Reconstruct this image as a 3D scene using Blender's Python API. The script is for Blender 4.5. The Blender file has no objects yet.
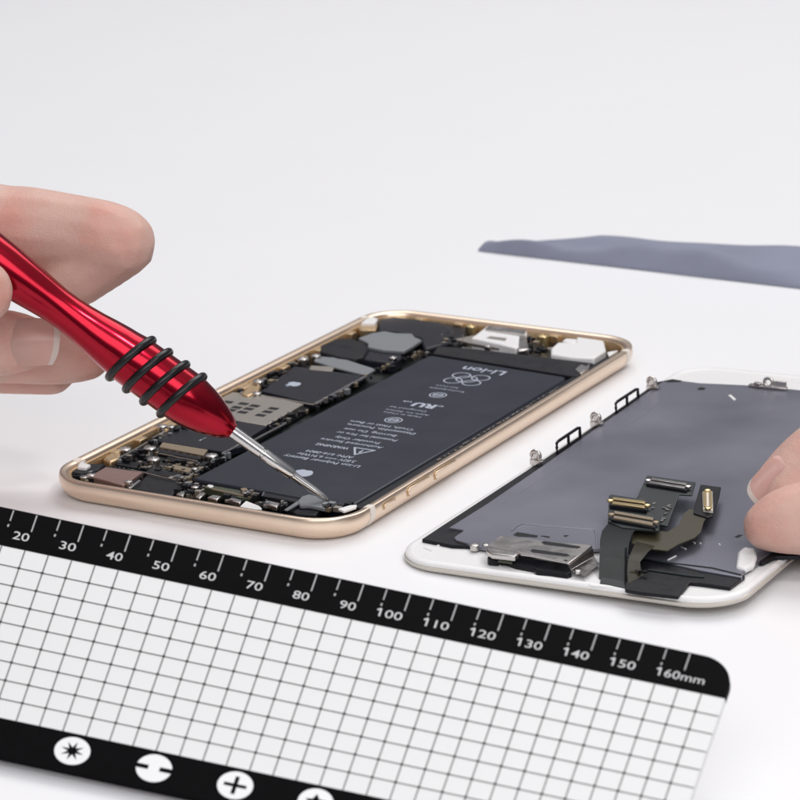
import bpy, bmesh, math, random
from mathutils import Vector, Matrix
random.seed(7)
R = math.radians
S = 0.1                                    # one unit = 1 cm, all sizes below in mm
scene = bpy.context.scene
COL = scene.collection

# ------------------------------------------------------------------ camera
CH, PITCH, ROLL, F = 186.534, 0.294743, -0.017239, 3014.0
fw = Vector((0, math.cos(PITCH), -math.sin(PITCH)))
_r = Vector((1, 0, 0)); _u = _r.cross(fw)
rt = math.cos(ROLL)*_r + math.sin(ROLL)*_u
up = -math.sin(ROLL)*_r + math.cos(ROLL)*_u
CAM = Vector((0, 0, CH))
cd = bpy.data.cameras.new('camera'); cam = bpy.data.objects.new('camera', cd); COL.objects.link(cam)
cam.matrix_world = Matrix(((rt.x, up.x, -fw.x, 0), (rt.y, up.y, -fw.y, 0), (rt.z, up.z, -fw.z, CH*S), (0, 0, 0, 1)))
cd.sensor_width = 36; cd.lens = 36*F/800; cd.clip_start = 0.5; cd.clip_end = 2000
cd.dof.use_dof = True; cd.dof.focus_distance = 55.5; cd.dof.aperture_fstop = 0.58; cd.dof.aperture_blades = 0
scene.camera = cam

def ray(px, py): return fw*F + rt*(px-400) - up*(py-400)
def wz(px, py, z):                          # world point (mm) at height z
    d = ray(px, py); return CAM + d*((z-CH)/d.z)
def wd(px, py, depth):                      # world point (mm) at a depth
    return CAM + ray(px, py)*(depth/F)

class Frame:
    def __init__(s, o, ang, tilt=0):
        s.o = Vector(o); s.a = ang; h = Vector((math.cos(ang), math.sin(ang), 0))
        s.e2 = Vector((-math.sin(ang), math.cos(ang), 0)); s.e1 = h*math.cos(tilt) + Vector((0, 0, math.sin(tilt))); s.n = s.e1.cross(s.e2)
    def uv(s, px, py, z):
        d = ray(px, py); p = CAM + d*((z-(CAM-s.o).dot(s.n))/d.dot(s.n)) - s.o; return (p.dot(s.e1), p.dot(s.e2))
    def poly(s, pts, z): return [s.uv(x, y, z) for x, y in pts]
    def place(s, e): e.location = s.o*S; e.rotation_euler = Matrix((s.e1, s.e2, s.n)).transposed().to_euler()
PH = Frame((-70.036, 552.401, 0), -0.497967)
_k = wz(423, 538, 1.5)
DF = Frame((0, 0, 0), R(-28.6), R(1.6)); DF.o = Vector((_k.x, _k.y, 0)) - DF.e1*0.9 - DF.e2*12.7; DF.o.z = 0
ZS = 1.4                                   # the opened body is this much lower than a closed one

# ------------------------------------------------------------------ materials
def mat(name, col, rough=.5, metal=0., noise=0., nscale=30., bump=0., bscale=80., sss=0., spec=.5, rvar=0., coat=0., aniso=None, trans=0.):
    m = bpy.data.materials.new(name); m.use_nodes = True
    nt = m.node_tree; b = nt.nodes['Principled BSDF']
    b.inputs['Base Color'].default_value = (*col, 1); b.inputs['Roughness'].default_value = rough
    b.inputs['Metallic'].default_value = metal; b.inputs['Specular IOR Level'].default_value = spec
    if coat: b.inputs['Coat Weight'].default_value = coat; b.inputs['Coat Roughness'].default_value = .08
    if sss:
        b.inputs['Subsurface Weight'].default_value = sss; b.inputs['Subsurface Radius'].default_value = (1, .35, .2); b.inputs['Subsurface Scale'].default_value = .25
    if trans: b.inputs['Transmission Weight'].default_value = trans
    tc = nt.nodes.new('ShaderNodeTexCoord')
    if noise:
        n = nt.nodes.new('ShaderNodeTexNoise'); n.inputs['Scale'].default_value = nscale; n.inputs['Detail'].default_value = 5
        nt.links.new(tc.outputs['Object'], n.inputs['Vector'])
        mx = nt.nodes.new('ShaderNodeMix'); mx.data_type = 'RGBA'
        mx.inputs[6].default_value = (*[c*(1-noise) for c in col], 1); mx.inputs[7].default_value = (*[min(1, c*(1+noise)) for c in col], 1)
        nt.links.new(n.outputs['Fac'], mx.inputs[0]); nt.links.new(mx.outputs[2], b.inputs['Base Color'])
    if rvar:
        n = nt.nodes.new('ShaderNodeTexNoise'); n.inputs['Scale'].default_value = nscale*.6; n.inputs['Detail'].default_value = 6
        nt.links.new(tc.outputs['Object'], n.inputs['Vector'])
        mr = nt.nodes.new('ShaderNodeMapRange'); mr.inputs[1].default_value = .3; mr.inputs[2].default_value = .7
        mr.inputs[3].default_value = max(.02, rough-rvar); mr.inputs[4].default_value = rough+rvar
        nt.links.new(n.outputs['Fac'], mr.inputs[0]); nt.links.new(mr.outputs[0], b.inputs['Roughness'])
    if bump:
        n = nt.nodes.new('ShaderNodeTexNoise'); n.inputs['Scale'].default_value = bscale; n.inputs['Detail'].default_value = 4
        nt.links.new(tc.outputs['Object'], n.inputs['Vector'])
        bp = nt.nodes.new('ShaderNodeBump'); bp.inputs['Strength'].default_value = bump; bp.inputs['Distance'].default_value = .02
        nt.links.new(n.outputs['Fac'], bp.inputs['Height']); nt.links.new(bp.outputs['Normal'], b.inputs['Normal'])
    return m
M = dict(
 table=mat('white_laminate', (.88, .877, .887), .42, noise=.01, nscale=.3, spec=.35),
 gold=mat('gold_anodised', (.84, .67, .525), .29, .88, noise=.03, nscale=3, bump=.012, bscale=120),
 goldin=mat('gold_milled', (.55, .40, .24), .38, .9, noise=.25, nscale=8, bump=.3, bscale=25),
 plastic=mat('white_plastic', (.86, .85, .84), .35, noise=.03, nscale=10, bump=.05),
 cream=mat('antenna_plastic', (.83, .76, .68), .4),
 batt=mat('battery_wrap', (.012, .015, .026), .34, noise=.08, nscale=2, rvar=.03, spec=.42),
 print=mat('grey_print', (.42, .46, .54), .6),
 black=mat('black_tape', (.010, .010, .013), .42, spec=.22, noise=.3, nscale=6, bump=.08, bscale=30, rvar=.12),
 blacks=mat('black_sticker', (.014, .015, .022), .36, spec=.25, noise=.15, nscale=6, bump=.05),
 pcb=mat('dark_board', (.012, .014, .014), .35, noise=.6, nscale=22, bump=.25, bscale=60),
 olive=mat('olive_board', (.055, .06, .035), .4, noise=.5, nscale=18, bump=.2, bscale=50),
 flexol=mat('olive_flex', (.055, .046, .024), .38, noise=.15, nscale=8),
 flexbk=mat('dark_flex', (.014, .020, .021), .42, noise=.12, nscale=6, bump=.04),
 silver=mat('nickel', (.60, .57, .55), .27, 1., noise=.05, nscale=5, bump=.015, rvar=.05),
 shield=mat('shield_metal', (.36, .33, .30), .42, .9, noise=.1, nscale=14, bump=.1),
 spk=mat('grey_pad', (.21, .22, .235), .5, .3, noise=.08, nscale=10),
 cammet=mat('copper_pad', (.30, .19, .17), .42, .6, noise=.1, nscale=10),
 brass=mat('brass', (.72, .56, .30), .3, 1., noise=.1, nscale=20),
 brassd=mat('dull_brass', (.30, .24, .17), .45, .7, noise=.2, nscale=20),
 plate=mat('backlight_plate', (.26, .26, .31), .34, .75, noise=.03, nscale=.5, bump=.14, bscale=.55, rvar=.07),
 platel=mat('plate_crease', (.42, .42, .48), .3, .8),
 red=mat('red_anodised', (.36, .003, .018), .19, .96, coat=.25, noise=.03, nscale=4, bump=.015, bscale=60),
 rubber=mat('black_rubber', (.007, .007, .008), .3, spec=.4, bump=.1, bscale=40),
 steel=mat('steel', (.68, .67, .66), .17, 1.),
 skin=mat('skin', (.66, .425, .355), .5, noise=.10, nscale=1.6, bump=.5, bscale=9, sss=.35, spec=.35),
 nail=mat('nail', (.86, .57, .50), .38, noise=.06, nscale=4, sss=.3, coat=.35), nailtip=mat('nail_edge', (.90, .80, .74), .35, sss=.3, coat=.2),
 band=mat('mat_black', (.004, .004, .0045), .5, noise=.25, nscale=3, bump=.03, spec=.02),
 sheet=mat('mat_white', (.80, .80, .795), .5, noise=.01, nscale=8, bump=.04, bscale=60),
 line=mat('mat_line', (.09, .088, .086), .6), line2=mat('mat_line_fine', (.14, .137, .135), .6), knot=mat('mat_dot', (.03, .03, .03), .6),
 tick=mat('tick_print', (.42, .41, .41), .6), num=mat('number_print', (.62, .61, .61), .6), white=mat('icon_print', (.88, .88, .88), .5),
 rim=mat('glass_rim', (.60, .56, .50), .25, .2),
 cloth=mat('blue_grey_cloth', (.24, .255, .33), .85, noise=.2, nscale=.5, bump=.3, bscale=6),
)

def skin_detail():
    nt = M['skin'].node_tree; b = nt.nodes['Principled BSDF']; tc = nt.nodes.new('ShaderNodeTexCoord')
    v = nt.nodes.new('ShaderNodeTexVoronoi'); v.feature = 'DISTANCE_TO_EDGE'; v.inputs['Scale'].default_value = 14
    mp = nt.nodes.new('ShaderNodeMapping'); mp.inputs['Scale'].default_value = (1, 1.6, 2.6)
    nt.links.new(tc.outputs['Object'], mp.inputs[0]); nt.links.new(mp.outputs[0], v.inputs['Vector'])
    bp = nt.nodes.new('ShaderNodeBump'); bp.inputs['Strength'].default_value = .55; bp.inputs['Distance'].default_value = .02
    old = b.inputs['Normal'].links[0].from_socket; nt.links.new(old, bp.inputs['Normal'])
    nt.links.new(v.outputs['Distance'], bp.inputs['Height']); nt.links.new(bp.outputs['Normal'], b.inputs['Normal'])
    n = nt.nodes.new('ShaderNodeTexNoise'); n.inputs['Scale'].default_value = .9; n.inputs['Detail'].default_value = 3
    nt.links.new(tc.outputs['Object'], n.inputs['Vector']); mx = nt.nodes.new('ShaderNodeMix'); mx.data_type = 'RGBA'; mx.blend_type = 'MULTIPLY'
    mr = nt.nodes.new('ShaderNodeMapRange'); mr.inputs[1].default_value = .45; mr.inputs[2].default_value = .7; nt.links.new(n.outputs['Fac'], mr.inputs[0])
    src = b.inputs['Base Color'].links[0].from_socket; nt.links.new(src, mx.inputs[6]); mx.inputs[7].default_value = (1, .80, .78, 1)
    nt.links.new(mr.outputs[0], mx.inputs[0]); nt.links.new(mx.outputs[2], b.inputs['Base Color'])
skin_detail()

# ------------------------------------------------------------------ helpers
def tag(o, label=None, cat=None, group=None, kind=None):
    if label: o['label'] = label
    if cat: o['category'] = cat
    if group: o['group'] = group
    if kind: o['kind'] = kind
    return o
def empty(name, loc, rz=0):
    o = bpy.data.objects.new(name, None); COL.objects.link(o); o.location = loc; o.rotation_euler.z = rz; o.empty_display_size = .5
    return o
def link(name, bm, m, parent=None, smooth=True, bevel=0., ang=35):
    bmesh.ops.recalc_face_normals(bm, faces=bm.faces[:])
    me = bpy.data.meshes.new(name); bm.to_mesh(me); bm.free()
    for mm in (m if isinstance(m, (list, tuple)) else [m]): me.materials.append(M[mm])
    if smooth:
        for p in me.polygons: p.use_smooth = True
        me.set_sharp_from_angle(angle=R(ang))
    o = bpy.data.objects.new(name, me); COL.objects.link(o)
    if parent: o.parent = parent
    if bevel:
        b = o.modifiers.new('bevel', 'BEVEL'); b.width = bevel*S; b.segments = 2; b.limit_method = 'ANGLE'; b.angle_limit = R(40); b.harden_normals = False
    return o
def add_prism(bm, pts, z0, z1, mi=0):
    """pts: uv in mm"""
    a = [bm.verts.new((x*S, y*S, z0*S)) for x, y in pts]; b = [bm.verts.new((x*S, y*S, z1*S)) for x, y in pts]
    n = len(pts); fs = [bm.faces.new(a[::-1]), bm.faces.new(b)]
    for i in range(n): fs.append(bm.faces.new((a[i], a[(i+1) % n], b[(i+1) % n], b[i])))
    for f in fs: f.material_index = mi
def prism(name, pts, z0, z1, m, parent, bevel=.15, mi=None):
    bm = bmesh.new(); add_prism(bm, pts, z0, z1); return link(name, bm, m, parent, bevel=bevel)
def add_box(bm, c, s, rz=0, mi=0):
    cx, cy = c[0], c[1]; ca, sa = math.cos(rz), math.sin(rz)
    pts = [(cx+ca*x-sa*y, cy+sa*x+ca*y) for x, y in ((-s[0]/2, -s[1]/2), (s[0]/2, -s[1]/2), (s[0]/2, s[1]/2), (-s[0]/2, s[1]/2))]
    add_prism(bm, pts, c[2]-s[2]/2, c[2]+s[2]/2, mi)
def add_lathe(bm, prof, n=24, mtx=Matrix(), mi=0, close=True):
    """prof: (r, z) mm along z"""
    rings = []
    for r, z in prof:
        rings.append([bm.verts.new(mtx @ Vector((r*S*math.cos(2*math.pi*i/n), r*S*math.sin(2*math.pi*i/n), z*S))) for i in range(n)])
    for a, b in zip(rings, rings[1:]):
        for i in range(n): bm.faces.new((a[i], a[(i+1) % n], b[(i+1) % n], b[i])).material_index = mi
    if close:
        bm.faces.new(rings[0][::-1]).material_index = mi; bm.faces.new(rings[-1]).material_index = mi
def add_torus(bm, Rr, r, mtx, n=48, k=14):
    g = [[bm.verts.new(mtx @ Vector(((Rr+r*math.cos(2*math.pi*j/k))*S*math.cos(2*math.pi*i/n), (Rr+r*math.cos(2*math.pi*j/k))*S*math.sin(2*math.pi*i/n), r*S*math.sin(2*math.pi*j/k)))) for j in range(k)] for i in range(n)]
    for i in range(n):
        for j in range(k): bm.faces.new((g[i][j], g[(i+1) % n][j], g[(i+1) % n][(j+1) % k], g[i][(j+1) % k]))
def add_tube(bm, pts, r, n=8, closed=False):
    """pts in mm"""
    P = [Vector(p) for p in pts]; rings = []; m = len(P)
    for i, p in enumerate(P):
        if closed: t = (P[(i+1) % m]-P[i-1]).normalized()
        else: t = (P[min(i+1, m-1)]-P[max(i-1, 0)]).normalized()
        a = t.cross(Vector((0, 0, 1)));
        if a.length < .1: a = t.cross(Vector((1, 0, 0)))
        a.normalize(); b = t.cross(a)
        rings.append([bm.verts.new((p + a*r*math.cos(2*math.pi*k/n) + b*r*math.sin(2*math.pi*k/n))*S) for k in range(n)])
    rng = range(m) if closed else range(m-1)
    for i in rng:
        A, B = rings[i], rings[(i+1) % m]
        for k in range(n): bm.faces.new((A[k], A[(k+1) % n], B[(k+1) % n], B[k]))
    if not closed: bm.faces.new(rings[0][::-1]); bm.faces.new(rings[-1])
def rrect(w, l, r, n=10, x0=0, y0=0):
    out = []
    for cx, cy, a0 in ((w-r, r, -90), (w-r, l-r, 0), (r, l-r, 90), (r, r, 180)):
        for i in range(n+1):
            a = R(a0+90*i/n); out.append((x0+cx+r*math.cos(a), y0+cy+r*math.sin(a)))
    return out
def screw(name, c, r, h, m, parent, cross=True):
    bm = bmesh.new(); mt = Matrix.Translation((c[0]*S, c[1]*S, c[2]*S))
    prof = [(r, -h), (r, 0), (r*.9, .12*r), (r*.6, .18*r)]
    if cross: prof += [(r*.46, .19*r), (r*.34, -.2*r), (.01, -.25*r)]
    else: prof += [(.01, .4*r)]
    add_lathe(bm, prof, 16, mt)
    return link(name, bm, m, parent)
def text_mesh(s, size=1., bold=0., align='LEFT'):
    cu = bpy.data.curves.new('t', 'FONT'); cu.body = s; cu.size = size; cu.offset = bold; cu.align_x = align; cu.resolution_u = 3
    o = bpy.data.objects.new('t', cu); COL.objects.link(o)
    dg = bpy.context.evaluated_depsgraph_get(); dg.update()
    me = bpy.data.meshes.new_from_object(o.evaluated_get(dg))
    bm = bmesh.new(); bm.from_mesh(me)
    bpy.data.objects.remove(o); bpy.data.curves.remove(cu); bpy.data.meshes.remove(me)
    return bm
def bm_merge(dst, src, fn, mi=0):
    mp = {v: dst.verts.new(fn(v.co)) for v in src.verts}
    for f in src.faces:
        try: nf = dst.faces.new([mp[v] for v in f.verts]); nf.material_index = mi
        except ValueError: pass
    src.free()

# ------------------------------------------------------------------ setting
bm = bmesh.new()
add_prism(bm, rrect(2400, 2300, 40, 8, -1200, -300), -30, 0)
tag(link('tabletop', bm, 'table', bevel=2), kind='structure', label='plain white work surface')

# ================================================================== PHONE
ph = empty('opened_smartphone', PH.o*S, PH.a)
tag(ph, 'gold smartphone lying open without its screen, battery and boards showing', 'smartphone')
W_, L_, T_ = 67.1, 138.3, 7.1
def P(pts, z=5.2): return PH.poly(pts, z)
def sweep(prof, w, l, r, n=14, skip=None):
    bm = bmesh.new(); rings = []
    for ins, z in prof:
        rr = max(.3, r-ins)
        rings.append([bm.verts.new((x*S, y*S, z*S)) for x, y in rrect(w-2*ins, l-2*ins, rr, n, ins, ins)])
    for a, b in zip(rings, rings[1:]):
        k = len(a)
        for i in range(k): bm.faces.new((a[i], a[(i+1) % k], b[(i+1) % k], b[i]))
    return bm, rings
prof = [(1.9, 1.2), (1.9, 4.2), (1.6, 4.55), (1.2, 4.68)]
for i in range(0, 13):
    t = R(17 - i*8.6); prof.append((3.5*(1-math.cos(t)), 3.5+3.5*math.sin(t)))
prof = prof[:4] + [(.55, 4.75), (.25, 4.7)] + prof[4:]
bm, rings = sweep(prof, W_, L_, 10)
bm.faces.new(rings[-1])
frame = link('frame', bm, 'gold', ph, ang=60)
# inner liner (milled, darker gold)
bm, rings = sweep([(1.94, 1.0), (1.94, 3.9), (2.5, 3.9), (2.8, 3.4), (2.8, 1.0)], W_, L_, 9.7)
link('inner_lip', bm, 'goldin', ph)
bm = bmesh.new(); add_prism(bm, rrect(W_-5, L_-5, 7.2, 8, 2.5, 2.5), .6, 1.1); link('midframe', bm, 'pcb', ph)
# antenna bands: thin proud strips following the profile
def band(v0, v1, side):
    bm = bmesh.new(); pr = [(i[0]-.035, i[1]) for i in prof[3:]] ; pr = [(1.6, 4.6)] + pr
    A = []
    for v in (v0, v1):
        A.append([bm.verts.new(((W_-a if side > 0 else a)*S, v*S, (z+(.03 if z > 4.4 else 0))*S)) for a, z in pr])
    for i in range(len(pr)-1): bm.faces.new((A[0][i], A[0][i+1], A[1][i+1], A[1][i]))
    return link('antenna_band', bm, 'cream', frame)
for v, sd in ((11.0, 1), (127.4, 1), (11.0, -1), (127.4, -1)): band(v, v+1.9, sd)
# side buttons
def pill(name, v0, v1, z, w, out, m, par):
    bm = bmesh.new(); n = 8; pts = []
    for cy, a0 in ((v1-w/2, 0), (v0+w/2, 180)):
        for i in range(n+1):
            a = R(a0+180*i/n); pts.append((w/2*math.sin(a+math.pi/2) if False else math.cos(a)*w/2, cy+math.sin(a)*w/2))
    a = [bm.verts.new(((W_-1.2)*S, y*S, (z+x)*S)) for x, y in pts]; b = [bm.verts.new(((W_+out)*S, y*S, (z+x)*S)) for x, y in pts]
    bm.faces.new(a); bm.faces.new(b[::-1])
    for i in range(len(pts)): bm.faces.new((a[i], a[(i+1) % len(pts)], b[(i+1) % len(pts)], b[i]))
    return link(name, bm, m, par, bevel=.12)
pill('mute_switch_slot', 15.5, 20.8, 3.5, 1.5, .06, 'goldin', frame)
pill('mute_switch', 16.2, 20.1, 3.4, .9, .32, 'gold', frame)
for a, b in ((25.5, 34.2), (36.6, 45.4)):
    pill('volume_button_slot', a-.4, b+.4, 3.4, 2.0, .06, 'goldin', frame)
    pill('volume_button', a, b, 3.4, 1.5, .4, 'gold', frame)

# ---- battery
def cl(q):                                  # keep a part inside the phone's walls
    out = []
    for x, y in q:
        x = min(max(x, 2.3), W_-2.3); y = min(max(y, 2.3), L_-2.3)
        for cx, cy, sx, sy in ((9.7, 9.7, -1, -1), (W_-9.7, 9.7, 1, -1), (9.7, L_-9.7, -1, 1), (W_-9.7, L_-9.7, 1, 1)):
            if (x-cx)*sx > 0 and (y-cy)*sy > 0:
                d = math.hypot(x-cx, y-cy)
                if d > 7.4: x = cx+(x-cx)*7.4/d; y = cy+(y-cy)*7.4/d
        out.append((x, y))
    return out
BZ = 4.15
bat = prism('battery', [(27.6, 12.8), (61.8, 11.6), (62.6, 12.4), (63.3, 104), (62.3, 106), (29, 108.6), (28.2, 107.8), (26.8, 13.6)], 1.2, BZ, 'batt', ph, bevel=.5)
prism('battery_flap', cl(P([(432, 353.5), (438, 346), (470, 348), (594, 363), (584, 377), (566, 375)], BZ+.12)), 1.2, BZ+.12, 'black', ph, bevel=.3)
bmS = bmesh.new()     # torn silver tape edges along the battery
for k in range(26):
    v = 44+k*2.15+random.uniform(-.5, .5)
    add_box(bmS, (64.3+random.uniform(-.15, .3), v, 4.2), (.25, random.uniform(.5, 1.9), .12), random.uniform(-.15, .15))
link('tape_edge', bmS, 'silver', bat)
prism('side_gasket', [(62.9, 12), (64.7, 12), (64.9, 125), (63.6, 125)], 1.2, 4.05, 'black', ph, .2)
# print
bmP = bmesh.new(); TZ = BZ+.02
def ptext(s, p0, p1, hmm, dst=bmP, z=TZ, bold=0.01, fr=PH):
    """text reading from pixel p0 to p1, running toward -u, upright toward -v"""
    a = fr.uv(*p0, z); b = fr.uv(*p1, z); w = abs(a[0]-b[0]); v = (a[1]+b[1])/2
    t = text_mesh(s, 1.0, bold); xs = [q.co.x for q in t.verts]; x0, x1 = min(xs), max(xs)
    bm_merge(dst, t, lambda c: Vector(((a[0]-(c.x-x0)/(x1-x0)*w)*S, (v-(c.y-.35)*hmm/.7)*S, z*S)))
def ring_uv(dst, cu, cv, r, w, z=TZ, n=28, sx=1.):
    o = [dst.verts.new(((cu+sx*r*math.cos(6.2832*i/n))*S, (cv+r*math.sin(6.2832*i/n))*S, z*S)) for i in range(n)]
    q = [dst.verts.new(((cu+sx*(r-w)*math.cos(6.2832*i/n))*S, (cv+(r-w)*math.sin(6.2832*i/n))*S, z*S)) for i in range(n)]
    for i in range(n): dst.faces.new((o[i], o[(i+1) % n], q[(i+1) % n], q[i]))
ptext('Li-ion Polymer Battery', (359, 467), (284, 455), 1.35)
ptext('3.82V === 6.91Whr', (355, 462), (297, 453), 1.3)
ptext('APN: 616-0804', (353, 457.6), (306, 450.6), 1.3)
ptext('WARNING', (349, 448.5), (316, 444), 1.3, bold=.02)
ptext('Authorized Service', (382, 448), (321, 438.5), 1.2)
ptext('Provider Only', (378, 444), (336, 436), 1.2)
ptext('Potential for Fire or', (396, 441), (337, 431.5), 1.2)
ptext('Burning. Do not', (396, 436), (344, 428.5), 1.2)
ptext('Disassemble, Puncture,', (414, 434.5), (347, 423.5), 1.2)
ptext('Crush, Heat or Burn', (412, 430.5), (351, 420.5), 1.2)
ptext('Apple Inc. Battery', (428, 416), (386, 408.8), .8, bold=0)
ptext('Made in China', (420, 417.5), (384, 411.5), .8, bold=0)
ptext('Designed by', (425, 412), (390, 406), .8, bold=0)
ptext('Rechargeable', (463, 392.5), (430, 387), .8, bold=0)
ptext('RECYCLE', (458, 388), (436, 385), .7, bold=0)
ptext('c', (443, 407), (438, 406), 1.2); ptext('RU', (434, 407.6), (414, 403.4), 2.5, bold=.05); ptext('us', (411, 402.5), (403, 401), 1.2)
ptext('Li-ion', (503.5, 374), (463, 367.5), 3.0, bold=.015)
def cuv(px, py): return PH.uv(px, py, TZ)
# warning triangle
c = cuv(361, 451); tr = [(c[0]-2.6, c[1]+1.7), (c[0]+2.6, c[1]+1.7), (c[0], c[1]-2.9)]
def inset(tri, k):
    mx = sum(p[0] for p in tri)/3; my = sum(p[1] for p in tri)/3; return [(mx+(p[0]-mx)*k, my+(p[1]-my)*k) for p in tri]
o1 = [bmP.verts.new((x*S, y*S, TZ*S)) for x, y in tr]; o2 = [bmP.verts.new((x*S, y*S, TZ*S)) for x, y in inset(tr, .72)]
for i in range(3): bmP.faces.new((o1[i], o1[(i+1) % 3], o2[(i+1) % 3], o2[i]))
ptext('!', (362.2, 451.6), (359.8, 451.2), 1.6, bold=.03)
for (px, py, r) in ((393.5, 420, 1.9), (438, 395, 1.9)):
    c = cuv(px, py); ring_uv(bmP, c[0], c[1], r, .28); ring_uv(bmP, c[0], c[1], r*.62, .3)
    v = [bmP.verts.new(((c[0]+a)*S, (c[1]+b)*S, TZ*S)) for a, b in ((-.9, -.25), (.9, -.25), (.9, .25), (-.9, .25))]; bmP.faces.new(v)
c = cuv(466, 379.5)
for du, dv, r in ((-2.2, -1.2, 2.1), (2.2, -1.2, 2.1), (-2.3, 1.6, 2.1), (2.3, 1.6, 2.1), (0, .2, 2.4)): ring_uv(bmP, c[0]+du, c[1]+dv*1.5, r, .3, z=TZ+.004*du)
link('battery_print', bmP, 'print', bat, smooth=False)
APPLE = [(0, .62), (.18, .72), (.45, .74), (.68, .60), (.56, .42), (.52, .18), (.62, -.05), (.80, -.16), (.66, -.48), (.44, -.72), (.24, -.76), (0, -.68), (-.24, -.76), (-.46, -.70), (-.70, -.38), (-.82, 0), (-.80, .34), (-.62, .62), (-.38, .75), (-.16, .70)]
def fruit(name, c, k, z, m, par):
    bm = bmesh.new()
    bm.faces.new([bm.verts.new(((c[0]-x*k)*S, (c[1]-y*k)*S, z*S)) for x, y in APPLE])
    bm.faces.new([bm.verts.new(((c[0]-x*k)*S, (c[1]-y*k)*S, z*S)) for x, y in ((0, .82), (.22, .90), (.34, 1.15), (.1, 1.08))])
    return link(name, bm, m, par, smooth=False)
fruit('logo_print', cuv(302.5, 473), 2.6, TZ, 'print', bat)

# ---- components traced on their own top planes
def comp(name, pts, z, h, m, bevel=.15, par=ph, free=False):
    z -= ZS*min(1, (z-1.8)/2.4); q = P(pts, z); return prism(name, q if free else cl(q), max(1.05, z-h), z, m, par, bevel)
board = comp('logic_board', [(118, 462), (178, 424), (262, 383), (294, 364), (368, 374), (316, 404), (262, 436), (226, 456), (178, 483)], 3.2, 1.0, 'pcb')
# perforated shield
sh = comp('perforated_shield', [(210, 402), (228, 391.5), (260, 394), (304, 404), (266, 425.5), (236, 420.5), (214, 414)], 4.9, 1.2, 'shield', .12)
for x, y in ((254.7, 405.8), (248.7, 408.8), (242.7, 412.2), (236.8, 407.3), (243.5, 403.7), (267.5, 411.8), (273.5, 408.5), (260.7, 415.2), (228, 402), (231, 410)):
    c = PH.uv(x, y, 3.52); bm = bmesh.new(); add_box(bm, (c[0], c[1], 3.525), (2.1, 1.5, .03)); link('shield_hole', bm, 'black', sh, smooth=False)
comp('tape_patch', [(232, 424), (240, 421.5), (268, 426), (248, 438), (225, 436)], 4.75, 1, 'blacks')
st = comp('chip_shield', [(261, 391), (294, 366), (365, 375.5), (314, 403.5)], 4.9, 1.3, 'blacks', .2)
fruit('logo_print', PH.uv(293.5, 384, 3.53), 2.0, 3.53, 'print', st)
def edge(a, b, z, m='silver', r=.22, par=ph, name='shield_edge'):
    z -= ZS; A = PH.uv(*a, z); B = PH.uv(*b, z); bm = bmesh.new(); n = 9
    add_tube(bm, [(A[0]+(B[0]-A[0])*i/n, A[1]+(B[1]-A[1])*i/n, z+random.uniform(-.04, .04)) for i in range(n+1)], r, 6); return link(name, bm, m, par)
edge((315, 404.5), (366, 376.5), 4.9, r=.3); edge((264, 396), (314, 405), 4.85, r=.2, m='shield')
edge((254, 440), (286, 423), 4.9, r=.2); edge((222, 454), (240, 444.5), 5.0, r=.22); edge((184, 480), (203, 468), 5, r=.3, m='shield')
s2 = comp('chip_shield', [(151, 440), (180, 424), (246, 437), (252, 443), (224, 452), (206, 449)], 4.8, 1.4, 'blacks', .2)
edge((152, 438.5), (180, 423), 4.9, r=.18); bmx = bmesh.new()
ptext('7', (206.5, 437.5), (202, 441), 2.2, dst=bmx, z=3.44, bold=.05); link('shield_print', bmx, 'print', s2, smooth=False)
# connector bars on the board
def connector(pts, z, m, name='board_connector', h=1.0, teeth=9, par=ph):
    z -= ZS; q = P(pts, z); o = prism(name, q, z-h, z, m, par, .12)
    bm = bmesh.new(); a, b, c, d = [Vector((x, y, 0)) for x, y in q]
    for i in range(teeth):
        t = (i+.5)/teeth; m1 = d.lerp(c, t); add_box(bm, (m1.x, m1.y-.25, z-.55), (.45, .5, .5), 0)
    link('contact', bm, 'silver', o); return o
connector([(162.5, 442), (208, 449.5), (203.5, 455.2), (159, 446.8)], 4.9, 'brassd', teeth=6)
connector([(168, 463), (194, 468.5), (190, 472.5), (164, 466.5)], 4.3, 'brassd', teeth=6)
connector([(168, 456), (200, 462), (197, 464.5), (166, 458.5)], 4.2, 'black', teeth=5)
connector([(150, 468), (176, 473), (172, 477.5), (145, 472)], 4.5, 'black', teeth=7)
connector([(120, 459), (140, 463), (136, 468), (114, 464)], 4.4, 'black', teeth=5)
comp('shield_strip', [(160, 449), (202, 457), (200, 459.5), (158, 452)], 4.6, .8, 'black', .1)
edge((159, 453.5), (198, 461.5), 4.8, 'shield', .14); edge((118, 459), (150, 441), 5.0, 'shield', .2); edge((131, 470), (176, 480), 4.7, 'shield', .13)
comp('camera_lens_cover', [(89, 476.3), (105.5, 466.8), (143, 472), (123.5, 485.2)], 5.3, 2.5, 'cammet', .2)
comp('camera_housing', [(86.5, 477.5), (104.5, 465.5), (147, 471.5), (127, 488)], 4.7, 2.4, 'black', .2)
comp('earpiece_housing', [(133, 489), (148, 473), (184, 480), (172, 496)], 4.3, 2.2, 'black', .3)
comp('bracket', [(128, 487.5), (139, 479.5), (141, 480.5), (130, 488.5)], 5.1, 1, 'silver', .05)
comp('corner_clip', [(70, 461), (77, 457.5), (83, 462), (91, 464.5), (86, 467.5), (77, 466.5)], 6.1, .8, 'plastic', .25)
comp('corner_seal', [(62, 469), (74, 462), (106, 463), (98, 470), (80, 474), (66, 472)], 5.4, 3, 'black', .4)
comp('wall_bracket', [(103, 458), (114, 450), (121, 447), (120, 458), (110, 462)], 5.2, 3, 'goldin', .4)
comp('wall_bracket', [(241, 394), (250, 381), (257, 377), (262, 384), (258, 392), (248, 396)], 5.3, 3, 'goldin', .4)
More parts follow.
